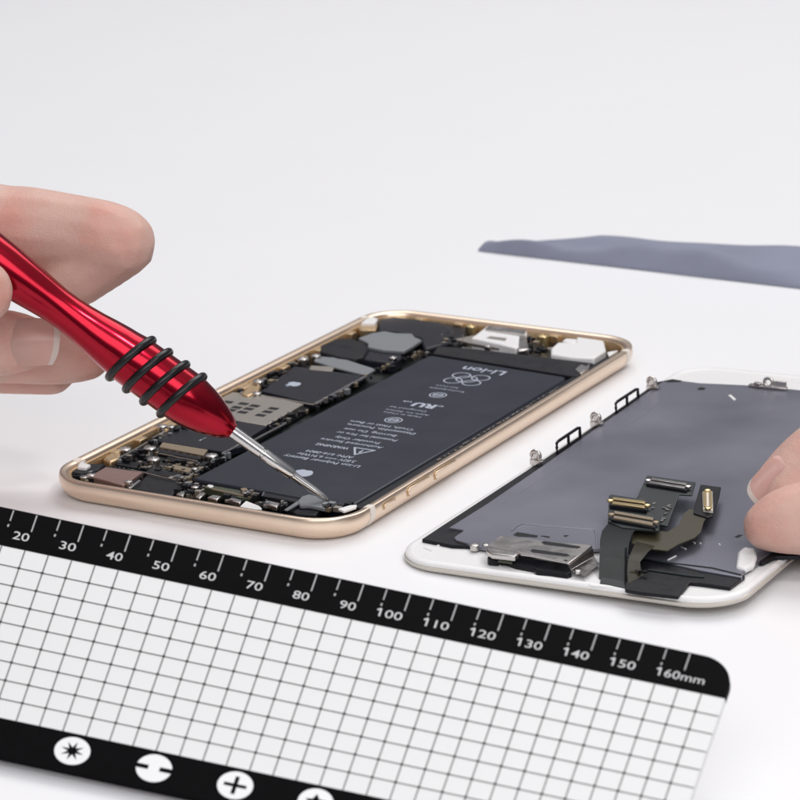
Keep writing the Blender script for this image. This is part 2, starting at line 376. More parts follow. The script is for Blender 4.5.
comp('wall_bracket', [(156, 424), (170, 418), (178, 423), (166, 430)], 5.4, 3, 'goldin', .4)
for x, y, r, z in ((150, 448, 1.3, 5.0), (153.5, 459, 1.35, 5.0), (211.5, 455.5, 1.3, 5.1), (258.5, 381, 1.25, 5.9), (303, 358.5, 1.3, 5.8), (316, 355.5, 1.1, 5.7), (162, 426, 1.1, 5.7), (171, 426.5, .8, 5.7), (125, 449, 1.3, 5.2), (215, 461, .9, 4.8), (194.5, 468.5, .7, 4.9), (257, 393, 1, 5.4), (91, 475, .9, 5.3), (84, 477, .8, 5.1), (128.5, 481.5, .8, 5.6), (195, 487, .8, 5.2), (247, 492.5, 1.0, 5.3), (393, 357.5, .9, 5.6), (488, 346, .8, 5.5)):
    z -= ZS; c = cl([PH.uv(x, y, z)])[0]; screw('screw', (c[0], c[1], z), r, 1.5, 'silver', ph)
for x, y in ((471, 326), (543, 336)):
    c = cl([PH.uv(x, y, 4.4)])[0]; screw('screw', (c[0], c[1], 4.4), 1.3, 3, 'brass', ph)
comp('chip', [(311, 365.5), (335, 366.5), (332, 371), (309, 369.5)], 5.1, 1, 'shield', .1)
comp('flex_ribbon', [(316, 356), (342, 358), (360, 364), (376, 369), (366, 375), (345, 370), (330, 366), (314, 361)], 5.2, .5, 'spk', .15)
comp('vibration_motor', [(320, 345), (336, 339), (352, 338), (366, 343), (369, 349), (364, 357), (354, 359), (338, 357), (320, 352)], 5.6, 2.5, 'black', .5)
comp('speaker_module', [(362, 352), (372, 345), (402, 349), (402, 358), (392, 363), (360, 359)], 5.0, 2.5, 'blacks', .4)
comp('speaker_plate', [(358, 338), (372, 333), (384, 331), (396, 333), (412, 333.5), (415, 337), (422, 340), (413, 346), (404, 351), (384, 350), (368, 347), (368, 343)], 5.7, .8, 'spk', .2)
comp('speaker_housing', [(378, 320), (392, 316), (440, 322), (455, 330), (452, 342), (425, 349), (420, 338), (395, 331), (378, 331)], 5.3, 3, 'blacks', .6)
comp('speaker_housing', [(440, 323), (470, 327), (462, 344), (440, 344)], 4.8, 3, 'black', .6)
comp('corner_clip', [(359, 318.5), (370, 316), (378, 318.5), (375, 323), (361, 323)], 6.2, 1, 'plastic', .2)
comp('wall_bracket', [(356, 326), (372, 324), (378, 324), (376, 330), (360, 330)], 5.5, 2, 'goldin', .2)
# charging port
port = comp('charging_port', [(471, 338), (487, 326), (527, 331), (526, 343), (516, 348), (500, 344)], 5.9, 3, 'plastic', .3)
comp('port_cover', [(485, 329), (489, 325.5), (526, 330), (524, 335)], 6.3, .4, 'silver', .1, port)
comp('port_slot', [(486, 338), (490, 336), (507, 338), (505, 341)], 5.95, .5, 'shield', .05, port)
comp('port_foot', [(454, 339), (474, 335), (500, 345), (526, 347), (524, 352), (498, 348), (470, 343)], 4.9, .6, 'shield', .15)
comp('port_lug', [(519, 334), (526, 335), (529, 349), (518, 350)], 6.0, 2, 'silver', .3)
comp('audio_jack', [(551, 348), (558, 342), (575, 343), (577, 336.5), (604, 340.5), (606, 350), (594, 358), (572, 357), (551, 354)], 6.0, 3.5, 'plastic', .4)
comp('audio_jack_step', [(562, 341), (566, 338), (578, 339), (577, 344)], 5.6, 3, 'plastic', .3)
comp('bottom_bracket', [(575, 369), (581, 364), (586, 366), (590, 363), (592, 369), (584, 374)], 5.9, .6, 'silver', .15)
comp('antenna_insert', [(607, 352), (618, 350), (626, 354), (619, 357)], 6.1, .5, 'plastic', .15)
comp('flex_ribbon', [(462, 347), (474, 348.5), (470, 352), (460, 351)], 5.2, .3, 'silver', .05)
# near end, between battery and frame
ob = comp('dock_board', [(204, 487), (210, 482.5), (262, 491), (254, 499), (240, 497.5)], 5.0, 1.5, 'olive', .12)
comp('liquid_sticker', [(207, 486), (209, 484.3), (213, 484.5), (213.5, 486.7), (210.5, 487.7)], 5.05, .1, 'plastic', .02, ob)
edge((212, 489.5), (250, 497.5), 5.05, 'brassd', .22, name='board_edge')
comp('sensor_box', [(266, 489.5), (302, 494.5), (297, 502), (262, 496)], 5.3, 2.5, 'black', .15)
edge((266, 489.3), (302, 494.3), 5.3, 'spk', .12, name='board_edge'); edge((266, 489.3), (262, 496), 5.3, 'spk', .12, name='board_edge')
comp('grey_pad', [(297, 501), (302, 496), (309, 494), (317, 496), (326, 502), (331, 506), (324, 508), (310, 505), (300, 505)], 5.7, .8, 'spk', .2)
comp('flex_ribbon', [(297, 501), (301, 502.5), (288, 510), (284, 509.5)], 5.6, .3, 'spk', .1)
comp('tape_patch', [(286, 508), (300, 503), (322, 508), (316, 515), (296, 514)], 4.9, 2, 'black', .2)
comp('connector_tab', [(240, 506), (246, 500.5), (259, 505.5), (262, 508), (252, 510)], 5.6, .8, 'plastic', .15)
comp('antenna_insert', [(338, 508.5), (350, 505), (357, 504.5), (356, 507), (344, 511)], 6.3, .5, 'plastic', .12)
comp('dock_board', [(332, 500), (352, 502), (342, 507), (328, 505)], 5.3, 1, 'olive', .12)
for q in ([(195, 496.5), (202, 491), (206, 493), (200, 498)], [(207, 497), (213, 494.5), (222, 496), (217, 499.5)], [(228, 499), (232, 497), (243, 500), (240, 503)], [(176, 494), (180, 490.5), (186, 491.5), (183, 496)], [(264, 503), (268, 500), (280, 503), (277, 507)]):
    comp('spring_contact', q, 4.9, 1, 'silver', .2)
comp('battery_foot', [(190, 480), (198, 474), (350, 496), (344, 502)], 4.6, 2, 'black', .3)
# small surface parts scattered on the boards
def clutter(poly, n, z, smin, smax, seed, name='board_chip'):
    z -= ZS; rnd = random.Random(seed); bms = {m: bmesh.new() for m in ('silver', 'black', 'brassd', 'shield', 'spk')}
    q = cl(P(poly, z)); us = [p[0] for p in q]; vs = [p[1] for p in q]
    def inside(x, y):
        c = False
        for i in range(len(q)):
            x1, y1 = q[i]; x2, y2 = q[i-1]
            if (y1 > y) != (y2 > y) and x < (x2-x1)*(y-y1)/(y2-y1)+x1: c = not c
        return c
    k = 0
    while k < n:
        x, y = rnd.uniform(min(us), max(us)), rnd.uniform(min(vs), max(vs))
        if not inside(x, y): continue
        k += 1; m = rnd.choice(['silver', 'silver', 'black', 'black', 'black', 'black', 'black', 'black', 'brassd', 'shield', 'spk'])
        sc = .5 if m == 'silver' else 1
        add_box(bms[m], (x, y, z+rnd.uniform(-.3, .3)), (rnd.uniform(smin, smax)*sc, rnd.uniform(smin, smax)*sc, rnd.uniform(.4, 1.2)), rnd.choice([0, 0, 0, .3, .8]))
    return bms
tot = {m: bmesh.new() for m in ('silver', 'black', 'brassd', 'shield', 'spk')}
for poly, n, z, a, b, sd in (([(118, 460), (150, 442), (162, 448), (212, 458), (205, 468), (176, 482), (140, 470)], 95, 3.9, .4, 1.3, 1),
                             ([(205, 468), (226, 453), (232, 455), (186, 483), (178, 482)], 46, 4.7, .4, 1.1, 2),
                             ([(186, 482), (205, 486), (202, 496), (176, 494)], 26, 4.6, .4, 1.3, 3),
                             ([(205, 497), (262, 508), (290, 511), (292, 505), (240, 498)], 30, 4.4, .5, 1.8, 4),
                             ([(62, 470), (96, 474), (92, 482), (70, 478)], 34, 4.6, .5, 1.4, 5),
                             ([(118, 460), (180, 424), (190, 426), (150, 446), (126, 462)], 36, 4.8, .4, 1.2, 6),
                             ([(264, 426), (316, 404), (368, 374), (372, 378), (318, 408), (272, 430)], 50, 4.6, .3, 1.1, 7),
                             ([(398, 358), (425, 350), (430, 353), (380, 374), (372, 372)], 26, 4.6, .3, 1.0, 8),
                             ([(520, 334), (556, 340), (550, 352), (520, 350)], 26, 4.8, .5, 1.6, 9),
                             ([(236, 395), (262, 380), (300, 360), (304, 362), (262, 392), (246, 398)], 40, 4.6, .5, 1.5, 10),
                             ([(440, 332), (470, 336), (466, 346), (440, 344)], 12, 5.0, .4, 1.2, 11),
                             ([(240, 490), (262, 492), (256, 499), (244, 497)], 12, 5.3, .5, 1.5, 12),
                             ([(328, 503), (356, 506), (346, 511), (322, 511)], 14, 5.3, .5, 1.5, 13)):
    for m, b in clutter(poly, n, z, a, b, sd).items(): bm_merge(tot[m], b, lambda c: c.copy())
for m, b in tot.items(): tag(link('surface_chips', b, m, ph, smooth=False), kind='stuff')
# gold milled lugs on the long inner wall
def lugs(c, sz):
    bm = bmesh.new(); add_box(bm, c, sz); link('frame_lug', bm, 'goldin', frame, bevel=.2)
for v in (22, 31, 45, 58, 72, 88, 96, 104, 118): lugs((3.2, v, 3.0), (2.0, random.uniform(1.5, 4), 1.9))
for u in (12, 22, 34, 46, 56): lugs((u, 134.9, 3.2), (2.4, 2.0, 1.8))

# ================================================================== DISPLAY
dp = empty('removed_screen', DF.o*S); DF.place(dp)
tag(dp, 'white framed phone screen lying face down, dark metal back plate and ribbon cables up', 'screen')
def D(pts, z): return DF.poly(pts, z)
def dcomp(name, pts, z, h, m, bevel=.1, par=dp): return prism(name, D(pts, z), z-h, z, m, par, bevel)
bm, rings = sweep([(.9, 0), (.25, .1), (0, .45), (0, .8), (.25, 1.0), (.7, 1.05)], 67, 138, 9.5)
bm.faces.new(rings[0]); bm.faces.new(rings[-1]); link('front_glass', bm, 'rim', dp)
bm, rings = sweep([(.35, 1.0), (.35, 1.5), (.6, 1.75), (1.1, 1.85), (1.4, 1.6)], 67, 138, 9.2); bm.faces.new(rings[-1]); bm.faces.new(rings[0])
bez = link('bezel', bm, 'plastic', dp)
# engraved relief on the white bezel
bm = bmesh.new()
def dline(pts, z, r, b=None):
    q = [(*DF.uv(x, y, z), z) for x, y in pts]; add_tube(b or bm, q, r, 6)
dline([(499, 562), (501, 568), (508, 572), (530, 576), (566, 580)], 1.65, .16); dline([(584, 577), (586, 583), (592, 586), (625, 589)], 1.65, .16)
dline([(424, 548), (432, 551)], 1.65, .2); dline([(436, 547), (443, 544)], 1.65, .25)
link('bezel_rib', bm, 'plastic', bez)
# back plate
PZ = 2.7
gask = prism('black_gasket', D([(422, 539), (440, 527), (480, 501), (538, 463), (580, 435.5), (630, 401), (658, 381.5), (668, 380), (668, 390), (476, 546), (452, 545)], 2.3), 1.6, 2.3, 'black', dp, .1)
pl_pts = D([(449, 527.5), (488, 503), (545, 464), (662, 382), (672, 379.5), (700, 383), (745, 385), (790, 389), (860, 396)], PZ)
pr = D([(756, 563), (744, 571), (742, 577), (700, 570), (640, 556), (600, 548), (520, 552), (478, 546), (456, 540), (454, 537), (463, 531), (462, 529.5)], PZ)
plate = prism('back_plate', pl_pts + [(65.5, 100), (65.5, 40)] + pr, 1.9, PZ, 'plate', dp, .15)
bm = bmesh.new()
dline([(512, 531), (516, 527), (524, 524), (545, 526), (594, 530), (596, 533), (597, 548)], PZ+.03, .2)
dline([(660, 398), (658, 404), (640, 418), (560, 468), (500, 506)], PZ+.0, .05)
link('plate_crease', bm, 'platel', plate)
bm = bmesh.new()
for q in ([(513, 535), (517, 532), (524, 533), (538, 535.5), (537, 537.5), (518, 536.5)], [(540, 536), (543, 535.5), (550, 536.5), (549, 538)], [(563, 536), (565, 535), (569, 535.3), (566, 537)], [(697, 388.5), (701, 387), (706, 388), (704, 390), (699, 390)], [(734, 537), (739, 534.5), (743, 535), (738, 538)], [(664, 380.8), (672, 379), (682, 380.5), (680, 382), (668, 382.5)]):
    bm = bmesh.new(); add_prism(bm, D(q, PZ+.02), PZ-.1, PZ+.02); link('plate_hole', bm, 'black', plate, smooth=False)
dcomp('silver_tab', [(728, 395), (731, 394.5), (736, 399), (734, 400)], PZ+.15, .3, 'plastic', .05)
# screw lugs along the left side
def lug(px, py):
    b = DF.uv(px, py+6, 2.5); bm = bmesh.new()
    mt = Matrix.Translation((b[0]*S, b[1]*S, 4.0*S)) @ Matrix.Rotation(R(-8), 4, 'Z') @ Matrix.Rotation(R(90), 4, 'X')
    add_torus(bm, .95, .42, mt, 20, 8); add_lathe(bm, [(.6, -.3), (.6, .3)], 12, mt)
    add_box(bm, (b[0], b[1], 2.7), (2.3, .9, 1.2)); add_box(bm, (b[0]+.9, b[1]-.2, 3.1), (1.6, 1.4, .35))
    link('screw_lug', bm, 'silver', dp, bevel=.08)
for x, y in ((536, 457), (596, 419), (652, 383)): lug(x, y)
def loop(p0, p1):
    a = DF.uv(*p0, 2.3); b = DF.uv(*p1, 2.3); bm = bmesh.new(); h = 2.25
    A = Vector((*a, 2.4)); B = Vector((*b, 2.4)); H = Vector((0, 0, h)); d = (B-A)
    add_tube(bm, [A, A+H*.5, A+H*.92, A+d*.08+H, A+d*.5+H, B-d*.08+H, B+H*.92, B+H*.5, B, A+d*.5], .32, 6, True)
    add_tube(bm, [A+d*.5, A+d*.5+H], .3, 6); link('spring_loop', bm, 'black', dp)
loop((557, 453.5), (580, 438)); loop((616, 413.5), (638, 399))
bm = bmesh.new(); c = DF.uv(768, 387, 3)
add_box(bm, (c[0], c[1], 3.0), (8.5, 1.3, .6)); add_box(bm, (c[0]+2.4, c[1]+.3, 3.7), (3.2, .5, 1.6), .15); add_box(bm, (c[0]-2.2, c[1]-.2, 3.4), (1.6, 1.0, .9), -.2)
add_torus(bm, .9, .4, Matrix.Translation(((c[0]+.1)*S, c[1]*S, .4)) @ Matrix.Rotation(R(80), 4, 'X'), 18, 8)
link('end_clip', bm, 'silver', dp, bevel=.15)
# earpiece bracket
bz = 4.3
br = dcomp('bracket', [(486, 546), (500, 535.5), (520, 537), (545, 541), (590, 544.5), (592, 546), (569, 563), (566, 562), (530, 555), (521, 554), (517, 551.5)], bz, .45, 'silver', .15)
dcomp('bracket_lip', [(486, 546.5), (517, 551.8), (519, 553.5), (515, 556), (492, 553.5), (486, 550)], bz-.1, 1.1, 'silver', .25, br)
bm = bmesh.new()
for q in ([(541, 542.5), (544, 541), (579, 546), (581, 547.5), (577, 548.5), (545, 544.5)], [(530, 550.5), (533, 549), (568, 554), (570, 555.5), (566, 556.5), (533, 552.5)], [(563, 560), (566, 559.5), (568, 560.5), (566, 561.3)]):
    bm = bmesh.new(); add_prism(bm, D(q, bz+.02), bz-.1, bz+.02); link('bracket_slot', bm, 'black', br, smooth=False)
# folded foot of the bracket
bm = bmesh.new()
def quad_strip(bm, rows, th=.35):
    """rows: list of (pixelA, pixelB, z) -> solid curved sheet"""
    V = []
    for pa, pb, z in rows:
        a = DF.uv(*pa, z); b = DF.uv(*pb, z); V.append([(Vector((*a, z)), Vector((*b, z)))])
    T = [(bm.verts.new(r[0][0]*S), bm.verts.new(r[0][1]*S)) for r in V]
    for (a, b), (c, d) in zip(T, T[1:]): bm.faces.new((a, b, d, c))
    ret = bmesh.ops.solidify(bm, geom=bm.faces[:], thickness=th*S)
quad_strip(bm, [((568, 562), (591, 545), bz), ((569.5, 565), (593, 549), 3.2), ((571, 570), (594, 556), 2.4), ((578, 575), (597, 561), 2.3), ((585, 576.5), (600, 563.5), 2.5)], .35)
link('bracket_foot', bm, 'silver', br, bevel=.1)
c = DF.uv(578, 571, 2.9); screw('screw', (*c, 3.0), .6, .5, 'silver', dp)
c = DF.uv(510, 557, 3); screw('screw', (*c, 3.2), 1.0, 1.2, 'silver', dp); c = DF.uv(475, 546.5, 2.6); screw('screw', (*c, 2.9), .9, .9, 'silver', dp); c = DF.uv(486, 546, 2.6); screw('screw', (*c, 2.9), .7, .9, 'silver', dp)
dcomp('earpiece_seal', [(488, 556), (491, 552), (500, 553), (520, 556), (568, 564), (572, 572), (567, 573.5), (550, 571), (536, 570), (534, 567.5), (515, 564), (505, 560), (496, 561), (490, 560)], 2.6, 1.1, 'black', .25)
bm = bmesh.new(); c = DF.uv(493, 558, 2.8); add_lathe(bm, [(1.0, -1), (1.0, 0), (.7, .15), (.6, -.3), (.01, -.3)], 18, Matrix.Translation((c[0]*S, c[1]*S, .28))); link('sensor_ring', bm, 'black', dp)
dcomp('sensor_board', [(498, 560), (502, 556), (514, 558), (512, 562)], 2.9, .5, 'olive', .05)
# black tape and connector strip along the near end of the plate
tp = dcomp('end_tape', [(625, 589), (626, 560), (634, 556), (742, 573), (745, 576), (730, 587), (700, 583), (690, 582), (678, 596), (640, 592), (628, 590)], 2.35, .7, 'black', .15)
edge_b = bmesh.new(); dline([(634, 557), (670, 563), (712, 568), (741, 575)], 2.75, .16, edge_b); dline([(648, 570), (690, 576), (704, 577)], 2.5, .2, edge_b); link('tape_fold', edge_b, 'flexbk', tp)
dcomp('corner_bracket', [(736, 566), (738, 551), (744, 546), (756, 548), (757, 556), (754, 564), (745, 568)], 3.2, 1.2, 'plastic', .5)
dcomp('corner_tape', [(757, 560), (757, 552), (775, 548), (800, 548), (800, 556), (775, 556), (762, 562)], 2.6, .8, 'black', .2)
# ---- ribbon cables
def ribbon(name, rows, m, th=.22, par=dp, sub=2):
    bm = bmesh.new(); quad_strip(bm, rows, th); o = link(name, bm, m, par, ang=80)
    return o
FZ = 6.2
main = ribbon('display_cable', [((599, 579), (626, 584), 1.7), ((599, 571), (626, 576), 2.6), ((599.5, 556), (627, 560), 4.4), ((600, 540), (629, 544), 5.7), ((602, 531), (632, 534), 6.2), ((606, 526), (636, 529), 6.3), ((610, 521), (640, 525), 6.1)], 'flexbk', .3)
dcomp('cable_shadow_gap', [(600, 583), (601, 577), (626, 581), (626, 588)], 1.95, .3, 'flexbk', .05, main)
def hd(pts): return [(600+x/4.444, 460+y/4.444) for x, y in pts]
def head(name, pts, z, h, m, bevel=.12, par=main): return prism(name, D(hd(pts), z), z-h, z, m, par, bevel)
def metal_conn(par, pts, z, mA, mB, rows=2):
    """bar connector: insulating body with two metal rows and end clips"""
    q = [Vector((*p, 0)) for p in D(hd(pts), z)]
    prism('connector', [(p.x, p.y) for p in q], z-.7, z, mB, par, .1)
    bm = bmesh.new()
    for t0, t1 in ((.06, .36), (.62, .94)):
        a0 = q[0].lerp(q[3], t0); a1 = q[0].lerp(q[3], t1); b0 = q[1].lerp(q[2], t0); b1 = q[1].lerp(q[2], t1)
        p = [a0.lerp(b0, .06), b0.lerp(a0, .06), b1.lerp(a1, .06), a1.lerp(b1, .06)]
        add_prism(bm, [(v.x, v.y) for v in p], z-.1, z+.3)
    for e in (0, 1):
        c = (q[0]+q[3])/2 if e == 0 else (q[1]+q[2])/2
        add_lathe(bm, [(.62, -.1), (.62, .3), (.4, .42), (.01, .45)], 12, Matrix.Translation((c.x*S, c.y*S, z*S)))
    link('connector_contact', bm, mA, par, bevel=.06)
h1 = head('cable_head', [(205, 75), (212, 68), (425, 98), (410, 155), (352, 152), (300, 292), (255, 285), (165, 165)], 5.6, .35, 'flexbk')
metal_conn(h1, [(222, 82), (398, 108), (385, 135), (205, 106)], 6.1, 'silver', 'black')
h2 = head('cable_head', [(40, 158), (50, 152), (215, 178), (240, 240), (268, 262), (262, 312), (100, 300), (35, 272)], 6.5, .5, 'flexbk')
metal_conn(h2, [(48, 168), (212, 188), (208, 222), (44, 200)], 7.2, 'brass', 'black')
metal_conn(h2, [(52, 228), (250, 262), (246, 300), (48, 264)], 7.0, 'brassd', 'black')
bm = bmesh.new()
for x, y, a, b in ((240, 195, .5, 1.1), (232, 215, .8, .5), (288, 215, 1.0, .4), (305, 205, .5, 1.2), (300, 222, .8, .5), (282, 262, .9, .4), (275, 270, .5, 1.), (292, 240, .3, .8), (180, 178, 1.2, .6), (312, 212, .6, .4)):
    c = DF.uv(600+x/4.444, 460+y/4.444, 5.7); bm = bmesh.new(); add_box(bm, (c[0], c[1], 5.72), (a, b, .25), random.uniform(-.3, .3)); link('chip_component', bm, 'silver', h1, smooth=False)
h3 = head('cable_head', [(447, 108), (538, 120), (530, 160), (500, 250), (480, 256), (415, 236), (420, 200)], 5.2, .4, 'black')
metal_conn(h3, [(500, 138), (502, 222), (458, 215), (455, 140)], 5.9, 'brass', 'cream')
head('touch_cable', [(150, 300), (240, 312), (300, 318), (348, 290), (362, 262), (368, 240), (400, 215), (450, 235), (480, 250), (462, 270), (448, 320), (420, 345), (350, 372), (300, 402), (240, 396), (180, 378), (140, 368)], 4.9, .25, 'flexol', .05, dp)
ribbon('touch_cable_fold', [((636, 541), (655, 546), 4.9), ((632, 550), (648, 552), 5.0), ((628, 560), (640, 562), 4.4), ((627, 572), (641, 570), 3.3), ((628, 584), (646, 574), 2.4)], 'flexol', .22)
bm = bmesh.new(); c = DF.uv(634, 572, 2.9)
for i in range(5): bm = bmesh.new(); add_box(bm, (c[0]-1.5+i*.9, c[1], 3.2), (.6, .6, .4)); link('chip_component', bm, 'black', dp, smooth=False)
ribbon('display_cable_edge', [((624.5, 541), (627, 541.5), 5.8), ((624.5, 560), (627, 561), 4.5), ((624.5, 586), (627.5, 588), 1.8)], 'black', .5)
bm = bmesh.new()
for a, b in (((681, 547), (686, 549)), ((668, 560), (676, 556)), ((693, 542), (695, 543)), ((700, 543), (701, 543.3)), ((719, 544), (720, 544.6))): dline([a, b], PZ+.08, .14)
link('plate_scratch', bm, 'plastic', plate)

# ================================================================== SCREWDRIVER
tip = wz(327.5, 500, 4.6); depth = (tip-CAM).dot(fw)
aim = wd(328-.8125*355, 500-.583*355, depth-8)
ax = (aim-tip).normalized(); K = (aim-tip).length/355
side = ax.cross(fw).normalized(); nrm = side.cross(ax)
sd_root = empty('screwdriver', tip*S); tag(sd_root, 'small red metal screwdriver with four black rubber rings, tip touching the open phone', 'screwdriver')
MT = Matrix((side, nrm, ax)).transposed().to_4x4()
def lathe_obj(name, prof, m, n=64, par=sd_root, ang=40):
    bm = bmesh.new(); add_lathe(bm, [(r*K, s*K) for s, r in prof], n, MT); return link(name, bm, m, par, ang=ang)
lathe_obj('blade', [(0, 1.9), (2.5, 2.9), (8, 3.6), (18, 4.0), (40, 4.3), (43, 4.6)], 'steel', 32)
lathe_obj('shaft', [(43, 5.0), (44, 5.6), (46, 5.6), (47, 6.0), (79, 6.3), (80, 5.2), (82, 5.2), (83, 6.2), (120, 6.6)], 'steel', 40)
prof_h = [(119, 6.8), (118.5, 8.2), (120.5, 9.4), (124, 12.2), (130, 15.2), (138, 18.6), (147, 21.8), (157, 24.4), (167, 26.2), (174, 27.2)]
groove = (181, 202, 223, 243.5)
s = 176
for g in groove:
    prof_h += [(g, 27.4 if g < 240 else 27.0)]
prof_h += [(252, 25.8), (262, 25), (275, 23.4), (290, 21.2), (305, 19.6), (320, 18.8), (335, 19.0), (350, 20.4), (370, 22.6), (400, 25.5), (440, 27), (500, 27), (520, 25), (530, 22), (531, 20)]
lathe_obj('handle', prof_h, 'red', 96, ang=20)
for g in groove:
    bm = bmesh.new()
    # rubber rings sit a little askew
    q = Matrix.Translation(ax*g*K*S) @ MT @ Matrix.Rotation(R(-13), 4, Vector((0, 1, 0))) @ Matrix.Rotation(R(-9), 4, Vector((1, 0, 0)))
    add_torus(bm, 28.6*K, 4.2*K, q, 64, 16); link('rubber_ring', bm, 'rubber', sd_root, ang=80)
bm = bmesh.new(); add_lathe(bm, [(20*K, 531*K), (20*K, 534*K), (23*K, 536*K), (23*K, 560*K), (20*K, 566*K)], 48, MT); link('end_cap', bm, 'steel', sd_root)

# ================================================================== HANDS
def hand(name, chains, voxel=.6):
    """each chain: list of (px, py, depth_mm, radius_mm); all grown together into one skin"""
    bm = bmesh.new()
    for ch in chains:
        pts = [(wd(x, y, d), r) for x, y, d, r in ch]
        # resample
        fine = []
        for (a, ra), (b, rb) in zip(pts, pts[1:]):
            n = max(2, int((b-a).length/1.6))
            for i in range(n): t = i/n; fine.append((a.lerp(b, t), ra+(rb-ra)*t))
        fine.append(pts[-1])
        for _ in range(4):
            fine = [fine[0]] + [((fine[i-1][0]+fine[i][0]*2+fine[i+1][0])/4, (fine[i-1][1]+2*fine[i][1]+fine[i+1][1])/4) for i in range(1, len(fine)-1)] + [fine[-1]]
        L = len(fine)
        fine = [(c, r*(1-.035*math.exp(-((i/L-.42)*26)**2)-.03*math.exp(-((i/L-.47)*30)**2))) for i, (c, r) in enumerate(fine)]
        for c, r in fine[::1]:
            bmesh.ops.create_icosphere(bm, subdivisions=2, radius=r*S, matrix=Matrix.Translation(c*S))
    me = bpy.data.meshes.new('h'); bm.to_mesh(me); bm.free()
    o = bpy.data.objects.new('h', me); COL.objects.link(o)
    rm = o.modifiers.new('r', 'REMESH'); rm.mode = 'VOXEL'; rm.voxel_size = voxel*S
    sm = o.modifiers.new('s', 'SMOOTH'); sm.iterations = 9; sm.factor = .6
    sb = o.modifiers.new('b', 'SUBSURF'); sb.levels = 1; sb.render_levels = 1
    dg = bpy.context.evaluated_depsgraph_get(); dg.update()
    m2 = bpy.data.meshes.new_from_object(o.evaluated_get(dg)); bpy.data.objects.remove(o)
    m2.materials.clear(); m2.materials.append(M['skin'])
    for p in m2.polygons: p.use_smooth = True
    m2.name = name; o2 = bpy.data.objects.new(name, m2); COL.objects.link(o2); return o2
def nail(par, c, across, along, nrm, w, l, name='fingernail'):
    """curved plate on a fingertip with a pale free edge; c world mm"""
    bm = bmesh.new(); nx, ny = 16, 18; g = []
    for j in range(ny+1):
        row = []
        for i in range(nx+1):
            x = -1+2*i/nx; y = -1+2*j/ny
            sy = 1-.16*abs(x)**3 if y > 0 else 1-.30*abs(x)**2.5
            sx = .93+.07*math.cos(y*1.2)
            p = c + across*(x*w/2*sx) + along*(y*l/2*sy) - nrm*((x*sx)**2*w*.30 + (y*sy)**2*l*.045 + (.5 if y < -.92 else 0))
            row.append(bm.verts.new(p*S))
        g.append(row)
    for j in range(ny):
        for i in range(nx):
            f = bm.faces.new((g[j][i], g[j][i+1], g[j+1][i+1], g[j+1][i])); f.material_index = 1 if j >= ny-2 else 0
    bmesh.ops.solidify(bm, geom=bm.faces[:], thickness=.4*S)
    o = link(name, bm, ('nail', 'nailtip'), par, ang=60); return o
dd = depth
hl = hand('person', [
  [(120, 243, dd+6, 7.0), (104, 255, dd+8, 6.7), (88, 268, dd+9, 6.6), (64, 286, dd+10, 5.6)],           # index, bent behind the handle
  [(120, 243, dd+6, 7.0), (112, 239, dd+6, 7.5), (86, 233, dd+8, 7.2), (40, 228, dd+9, 7.9), (-20, 226, dd+10, 9.2), (-140, 258, dd+10, 12)],
  [(30, 342, dd+4, 4.9), (18, 342, dd+3.5, 6.1), (-8, 343, dd+3, 7.0), (-30, 343, dd+2, 6.7), (-58, 338, dd+2, 7.6), (-150, 310, dd+6, 12)],              # middle, nail to the camera
  [(88, 358, dd+12, 4.4), (76, 356, dd+12, 5.6), (50, 353, dd+12, 6.5), (10, 348, dd+12, 7.0), (-60, 345, dd+12, 8), (-150, 320, dd+12, 12)],   # ring finger
  [(50, 368, dd+20, 5.5), (0, 362, dd+20, 6.5), (-80, 350, dd+20, 8), (-150, 330, dd+16, 12)],              # little finger
  [(-22, 292, dd-17, 6.6), (-50, 285, dd-18, 7.8), (-100, 270, dd-12, 9.5), (-160, 280, dd-2, 12)],         # thumb
  [(-140, 262, dd+6, 13), (-170, 300, dd+6, 17), (-240, 290, dd+8, 19), (-340, 240, dd+10, 20), (-460, 170, dd+10, 21)]], .55)
tag(hl, 'fingers curled around the red screwdriver handle, entering from the left', 'hand')
nail(hl, wd(32, 341, dd-2.9), (rt*.08+up).normalized(), rt, (-fw+rt*.2+up*.05).normalized(), 9.0, 10.5)
hr = hand('person', [
  [(777, 520, 0, 6.2), (810, 523, 0, 7.0), (850, 520, 0, 8), (940, 500, 0, 11)],
  [(786, 487, 12, 6.0), (815, 460, 11, 7.0), (870, 420, 12, 8), (950, 430, 12, 12)],
  [(815, 500, 22, 6), (860, 470, 20, 8), (950, 460, 14, 12)],
  [(940, 480, 5, 13), (1000, 440, 6, 17), (1080, 380, 8, 20), (1200, 300, 8, 22)]] and
 [[(x, y, (wz(770, 540, 7)-CAM).dot(fw)+d, r) for x, y, d, r in ch] for ch in [
  [(768, 526, 0, 4.6), (778, 522, 0, 5.9), (800, 518, 0, 6.7), (850, 518, 0, 8), (940, 500, 0, 11)],
  [(784, 490, 10, 6.0), (806, 466, 11, 6.6), (870, 430, 12, 8), (950, 440, 12, 12)],
  [(825, 500, 20, 6), (860, 470, 20, 8), (950, 460, 14, 12)],
  [(940, 480, 5, 13), (1000, 440, 6, 17), (1080, 380, 8, 20), (1200, 300, 8, 22)]]], .55)
tag(hr, 'thumb and fingertip holding the edge of the removed screen, entering from the right', 'hand')
_dr = (wz(770, 540, 7)-CAM).dot(fw)
nail(hr, wd(766, 482, _dr+5.2), (up*.8-rt*.6).normalized(), -(rt*.7+up*.7).normalized(), (-fw*.55-rt*.8+up*.1).normalized(), 7.5, 8.5)

